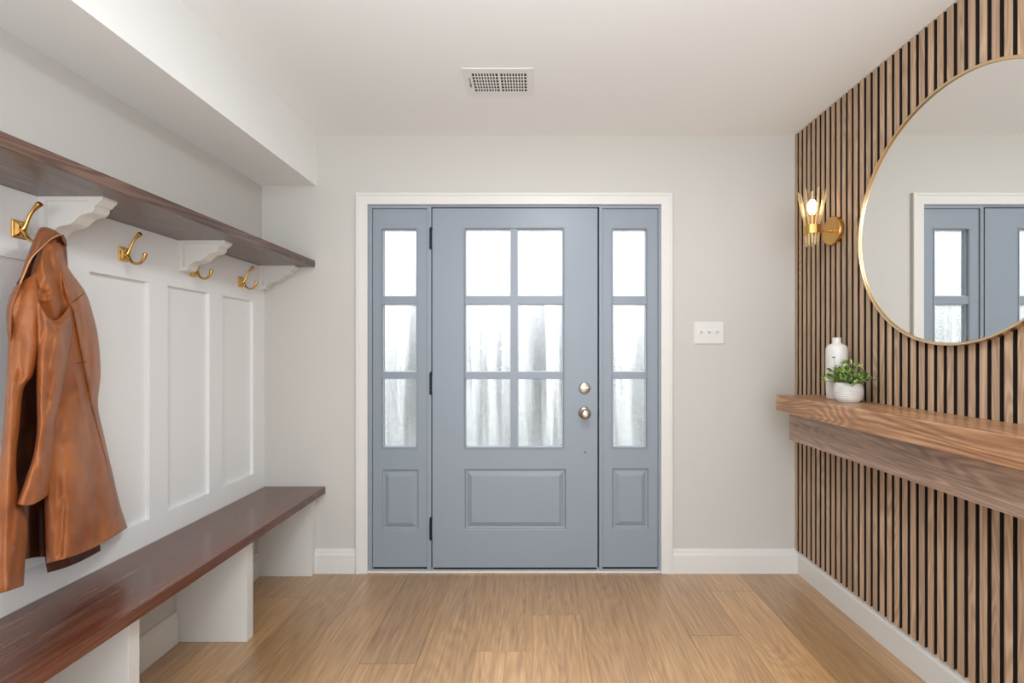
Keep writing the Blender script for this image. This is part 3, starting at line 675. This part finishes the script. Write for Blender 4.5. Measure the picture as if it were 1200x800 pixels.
# ------------------------------------------------------------------ the leather coat on the first hook
coat = tag(empty('leather_coat', (-1.44, 1.357, 1.58)), 'tan brown leather coat hanging from the nearest brass hook', 'coat')
def W3(px, py, X):
    Y = F*(-X)/(VX-px); return Vector((X, Y, H+(VY-py)*Y/F))
def seg_d(p, a, b_):
    ax, ay = a; bx, by = b_; dx, dy = bx-ax, by-ay
    t = max(0, min(1, ((p[0]-ax)*dx+(p[1]-ay)*dy)/(dx*dx+dy*dy+1e-9)))
    return math.hypot(p[0]-ax-t*dx, p[1]-ay-t*dy)
def folds(px, py, creases):
    s = 0
    for line, A, wd in creases:
        d = min(seg_d((px, py), a, b_) for a, b_ in zip(line, line[1:]))
        if d < 3.2*wd: s += A*math.exp(-(d/wd)**2)
    return s
def garment(name, rows, mat, creases=(), nr=90, nc=60, parent=None, wrinkle=0.002, seed=0, edge=1.0):
    """closed shell: rows = (pyL,pxL, pyR,pxR, XL, XR, bulge_out, bulge_in, sag)"""
    q = catmull(rows, 12); m = len(q)
    def row(s):
        f = s*(m-1); i = min(int(f), m-2); t = f-i
        return [lerp(a, b_, t) for a, b_ in zip(q[i], q[i+1])]
    front, back = [], []
    for r in range(nr+1):
        yl, xl, yr, xr, Xl, Xr, bo, bi, sag = row(r/nr)
        fr, bk = [], []
        for c in range(nc+1):
            t = c/nc; px = lerp(xl, xr, t); py = lerp(yl, yr, t)+sag*math.sin(math.pi*t)
            prof = (1-abs(2*t-1)**2.6)**(0.55)*edge if 0 < t < 1 else 0
            X = lerp(Xl, Xr, t); n = noise.noise(Vector((px*0.03+seed, py*0.012, seed)))*wrinkle*2+noise.noise(Vector((px*0.09, py*0.05+seed, 3)))*wrinkle
            win = min(1, 6*t, 6*(1-t))
            Xf = X+bo*prof+(folds(px, py, creases)+n)*max(0.35, win)
            Xb = max(X-bi*prof, -1.5035); Xf = max(Xf, Xb+0.003)
            fr.append(W3(px, py, min(-0.9, Xf))); 
            # the wall side keeps the same height band, seen edge-on from the room
            bk.append(W3(px, py, Xb))
        front.append(fr); back.append(bk)
    bm = bmesh.new()
    Fv = [[bm.verts.new(p) for p in fr] for fr in front]; Bv = [[bm.verts.new(p) for p in bk] for bk in back]
    for r in range(nr):
        for c in range(nc):
            bm.faces.new((Fv[r][c], Fv[r][c+1], Fv[r+1][c+1], Fv[r+1][c])); bm.faces.new((Bv[r][c], Bv[r+1][c], Bv[r+1][c+1], Bv[r][c+1]))
        bm.faces.new((Fv[r][0], Fv[r+1][0], Bv[r+1][0], Bv[r][0])); bm.faces.new((Fv[r][nc], Bv[r][nc], Bv[r+1][nc], Fv[r+1][nc]))
    for c in range(nc):
        bm.faces.new((Fv[0][c], Bv[0][c], Bv[0][c+1], Fv[0][c+1])); bm.faces.new((Fv[nr][c], Fv[nr][c+1], Bv[nr][c+1], Bv[nr][c]))
    bmesh.ops.remove_doubles(bm, verts=bm.verts[:], dist=1e-5)
    return obj(name, bm, mat, parent, smooth=True, angle=70)
body_cr = [([(44, 338), (52, 344), (60, 342)], -0.006, 2.5), ([(45, 350), (53, 352), (62, 348)], 0.005, 2.5), ([(68, 300), (72, 335), (74, 368)], -0.007, 3), ([(92, 345), (98, 380), (100, 415)], 0.006, 3), ([(90, 440), (97, 480), (104, 520)], 0.006, 3.5), ([(75, 590), (70, 650)], -0.006, 4),([(57, 300), (66, 330), (80, 365)], -0.010, 5), ([(50, 305), (52, 325), (45, 345)], 0.008, 5), ([(62, 290), (76, 330), (84, 356)], 0.009, 4),
           ([(58, 322), (61, 350), (66, 372)], 0.010, 6), ([(84, 354), (100, 342)], -0.006, 1.6),
           ([(86, 362), (99, 425), (109, 470), (122, 520), (133, 560), (143, 605)], 0.010, 4.2), ([(84, 365), (96, 425), (104, 466), (118, 522), (128, 560)], -0.006, 2.2),
           ([(104, 360), (112, 400), (113, 440), (108, 470)], 0.010, 5), ([(106, 420), (104, 455)], -0.006, 4),
           ([(68, 480), (66, 560), (60, 640)], -0.012, 11), ([(86, 440), (88, 520), (84, 600), (78, 655)], 0.010, 14), ([(104, 500), (112, 570), (118, 634)], -0.010, 8),
           ([(62, 600), (60, 660)], 0.004, 7), ([(98, 600), (102, 645)], -0.005, 5), ([(138, 590), (141, 622)], 0.006, 4)]
body = garment('body', [(286, 50, 284, 74, -1.395, -1.425, 0.025, 0.008, 0), (312, 38, 312, 79.5, -1.40, -1.455, 0.065, 0.05, 0), (345, 34, 342, 100, -1.40, -1.465, 0.085, 0.05, 0),
        (370, 38, 368, 109, -1.40, -1.47, 0.075, 0.04, 0), (400, 44, 398, 115.5, -1.40, -1.475, 0.06, 0.03, 0), (440, 48, 438, 118, -1.40, -1.475, 0.055, 0.03, 0), (476, 50, 475, 115, -1.40, -1.475, 0.055, 0.03, 0),
        (530, 52, 512, 122.5, -1.39, -1.475, 0.065, 0.04, 0), (580, 52, 552, 131.5, -1.385, -1.475, 0.075, 0.04, 2), (630, 53, 590, 140.5, -1.38, -1.475, 0.08, 0.05, 4), (660, 54.5, 618, 149.5, -1.38, -1.475, 0.085, 0.05, 6)],
        M_leather, body_cr, 150, 110, coat, 0.003, 1)
garment('front_panel', [(336, 16, 318, 44, -1.40, -1.37, 0.020, 0.02, 0), (362, 8.5, 350, 46, -1.39, -1.34, 0.035, 0.03, 0), (398, 9.5, 395, 50, -1.38, -1.33, 0.040, 0.04, 0), (440, 8, 436, 40, -1.37, -1.33, 0.040, 0.04, 0), (462, 6.5, 456, 27.5, -1.36, -1.33, 0.035, 0.04, 0),
        (500, 4, 494, 23.5, -1.36, -1.33, 0.035, 0.05, 0), (545, -1, 540, 19, -1.35, -1.33, 0.035, 0.05, 0), (590, -8, 580, 22, -1.35, -1.33, 0.04, 0.05, 0), (620, -14, 612, 31.5, -1.35, -1.33, 0.04, 0.05, 0), (655, -20, 650, 30, -1.35, -1.33, 0.042, 0.05, 0), (700, -28, 686, 28, -1.34, -1.325, 0.045, 0.05, 2)],
        M_leather, [([(12, 440), (10, 560), (6, 690)], 0.010, 6), ([(24, 400), (24, 440)], -0.008, 5), ([(22, 600), (16, 640), (10, 690)], 0.009, 5), ([(27, 340), (16, 380), (14, 420)], -0.008, 4)], 110, 50, coat, 0.003, 5)
garment('front_edge', [(334, 20, 330, 27, -1.38, -1.36, 0.012, 0.01, 0), (346, 12, 345, 22, -1.375, -1.36, 0.012, 0.012, 0), (366, 7.5, 366, 17, -1.37, -1.36, 0.012, 0.012, 0), (386, 8, 386, 15, -1.37, -1.36, 0.012, 0.012, 0), (402, 11, 402, 14, -1.37, -1.36, 0.008, 0.012, 0)],
        M_leather2, [], 40, 12, coat, 0.001, 8)
garment('sleeve', [(346, 41, 352, 84.5, -1.34, -1.385, 0.035, 0.05, 26), (362, 41, 368, 85, -1.335, -1.385, 0.050, 0.06, 19), (384, 41.5, 386, 84, -1.33, -1.38, 0.058, 0.06, 10), (410, 42, 408, 81.5, -1.33, -1.375, 0.058, 0.05, 3), (440, 42.3, 432, 78, -1.33, -1.37, 0.055, 0.05, 0), (470, 43, 465, 71, -1.33, -1.365, 0.050, 0.05, 0),
        (505, 43, 500, 65, -1.325, -1.36, 0.045, 0.05, 0), (535, 38.5, 535, 62.5, -1.32, -1.355, 0.045, 0.05, 0), (565, 28.5, 560, 59, -1.315, -1.35, 0.045, 0.05, 1), (590, 19, 580, 56, -1.31, -1.345, 0.045, 0.05, 6)],
        M_leather, [([(48, 360), (52, 385), (48, 400)], -0.006, 3), ([(66, 400), (60, 430), (66, 452)], 0.005, 2.5), ([(74, 392), (77, 410), (70, 440)], -0.005, 2.5), ([(50, 455), (58, 470), (64, 468)], -0.004, 2.5), ([(46, 540), (52, 560), (50, 580)], 0.004, 3), ([(70, 395), (73, 420), (62, 460), (58, 500)], 0.009, 6), ([(52, 400), (50, 460), (50, 520), (38, 570)], 0.004, 6), ([(62, 440), (54, 480)], -0.006, 4), ([(45, 352), (56, 372), (68, 383), (80, 374)], 0.010, 3.5), ([(48, 520), (40, 560), (36, 585)], -0.004, 4)], 110, 50, coat, 0.0025, 9)
garment('lining', [(290, 42, 290, 56, -1.405, -1.41, 0.002, 0.003, 0), (318, 27, 318, 56, -1.42, -1.43, 0.008, 0.02, 0), (345, 16, 345, 56, -1.42, -1.43, 0.008, 0.03, 0), (400, 14, 400, 60, -1.43, -1.44, 0.008, 0.03, 0), (470, 16, 470, 60, -1.43, -1.44, 0.01, 0.03, 0), (560, 14, 560, 62, -1.43, -1.44, 0.01, 0.03, 0), (610, 20, 610, 64, -1.43, -1.44, 0.01, 0.03, 0), (657, 24, 654, 66, -1.43, -1.44, 0.01, 0.03, -3)],
        M_lining, [([(37, 560), (34, 600), (34, 650)], 0.012, 4), ([(45, 600), (46, 650)], -0.01, 4)], 60, 30, coat, 0.003, 12)
garment('lining_hem', [(640, 52, 615, 112, -1.43, -1.46, 0.014, 0.025, 0), (655, 53, 632, 116, -1.43, -1.46, 0.014, 0.025, 2), (671, 55.5, 645, 118, -1.43, -1.46, 0.014, 0.025, 3)],
        M_lining, [([(80, 640), (84, 670)], 0.006, 6)], 20, 50, coat, 0.003, 14)
# collar: fall on the left, stand curling round on the right
collar = garment('collar', [(283, 74, 289, 79, -1.40, -1.41, 0.012, 0.02, 0), (270, 65, 277, 75, -1.395, -1.40, 0.015, 0.02, 0), (266.5, 48, 282, 60, -1.395, -1.39, 0.022, 0.012, 0), (281, 39.5, 291, 49.5, -1.385, -1.37, 0.018, 0.015, 0), (300, 31.5, 303, 38, -1.38, -1.365, 0.014, 0.02, 0), (320, 25, 321, 30, -1.375, -1.365, 0.010, 0.02, 0), (338, 20, 339, 22, -1.375, -1.37, 0.004, 0.01, 0)],
        M_leather2, [], 80, 16, coat, 0.001, 16)
garment('collar_stand', [(270, 54, 275, 75, -1.405, -1.415, 0.006, 0.004, 0), (290, 52, 290, 78, -1.41, -1.43, 0.008, 0.01, 0), (314, 60, 313, 79.7, -1.42, -1.445, 0.008, 0.02, 0)],
        M_leather2, [([(66, 285), (72, 310)], 0.006, 4)], 30, 24, coat, 0.001, 18)
def seam(name, pts, off=0.002, r=0.0008, on=None, mat=None):
    on = on or body
    # lay the stitched line on the coat body by casting from the room towards it
    from mathutils.bvhtree import BVHTree
    me = on.data; base_ = Vector(coat.location)
    bv = BVHTree.FromPolygons([v.co+base_ for v in me.vertices], [p.vertices[:] for p in me.polygons])
    out = []
    for px, py in [p for p in catmull(pts, 8)]:
        o = Vector((0, 0, H)); d = (W3(px, py, -1.4)-o).normalized(); h = bv.ray_cast(o, d)
        if h[0] is not None: out.append(h[0]-d*0.0004)
    if len(out) > 2:
        bm = bmesh.new(); tube(bm, out, [r]*len(out), 6, 0); obj(name, bm, mat or M_seam, coat, smooth=True)
seam('shoulder_seam', [(84.5, 354), (92, 349), (99, 343)], r=0.0013)
seam('back_seam', [(86, 366), (97, 424), (105, 464), (116, 508), (126, 545)])
seam('collar_edge', [(75.5, 276.2), (70, 275), (64.5, 277), (59, 280.5), (48.5, 290), (36.8, 302.5), (29, 319.5), (22, 336.5)], r=0.0016, on=collar, mat=plain('pale_raw_leather_edge', srgb(206, 150, 98), 0.5))
seam('yoke_seam', [(89, 425.5), (95, 425), (101, 423.5)], r=0.0011)
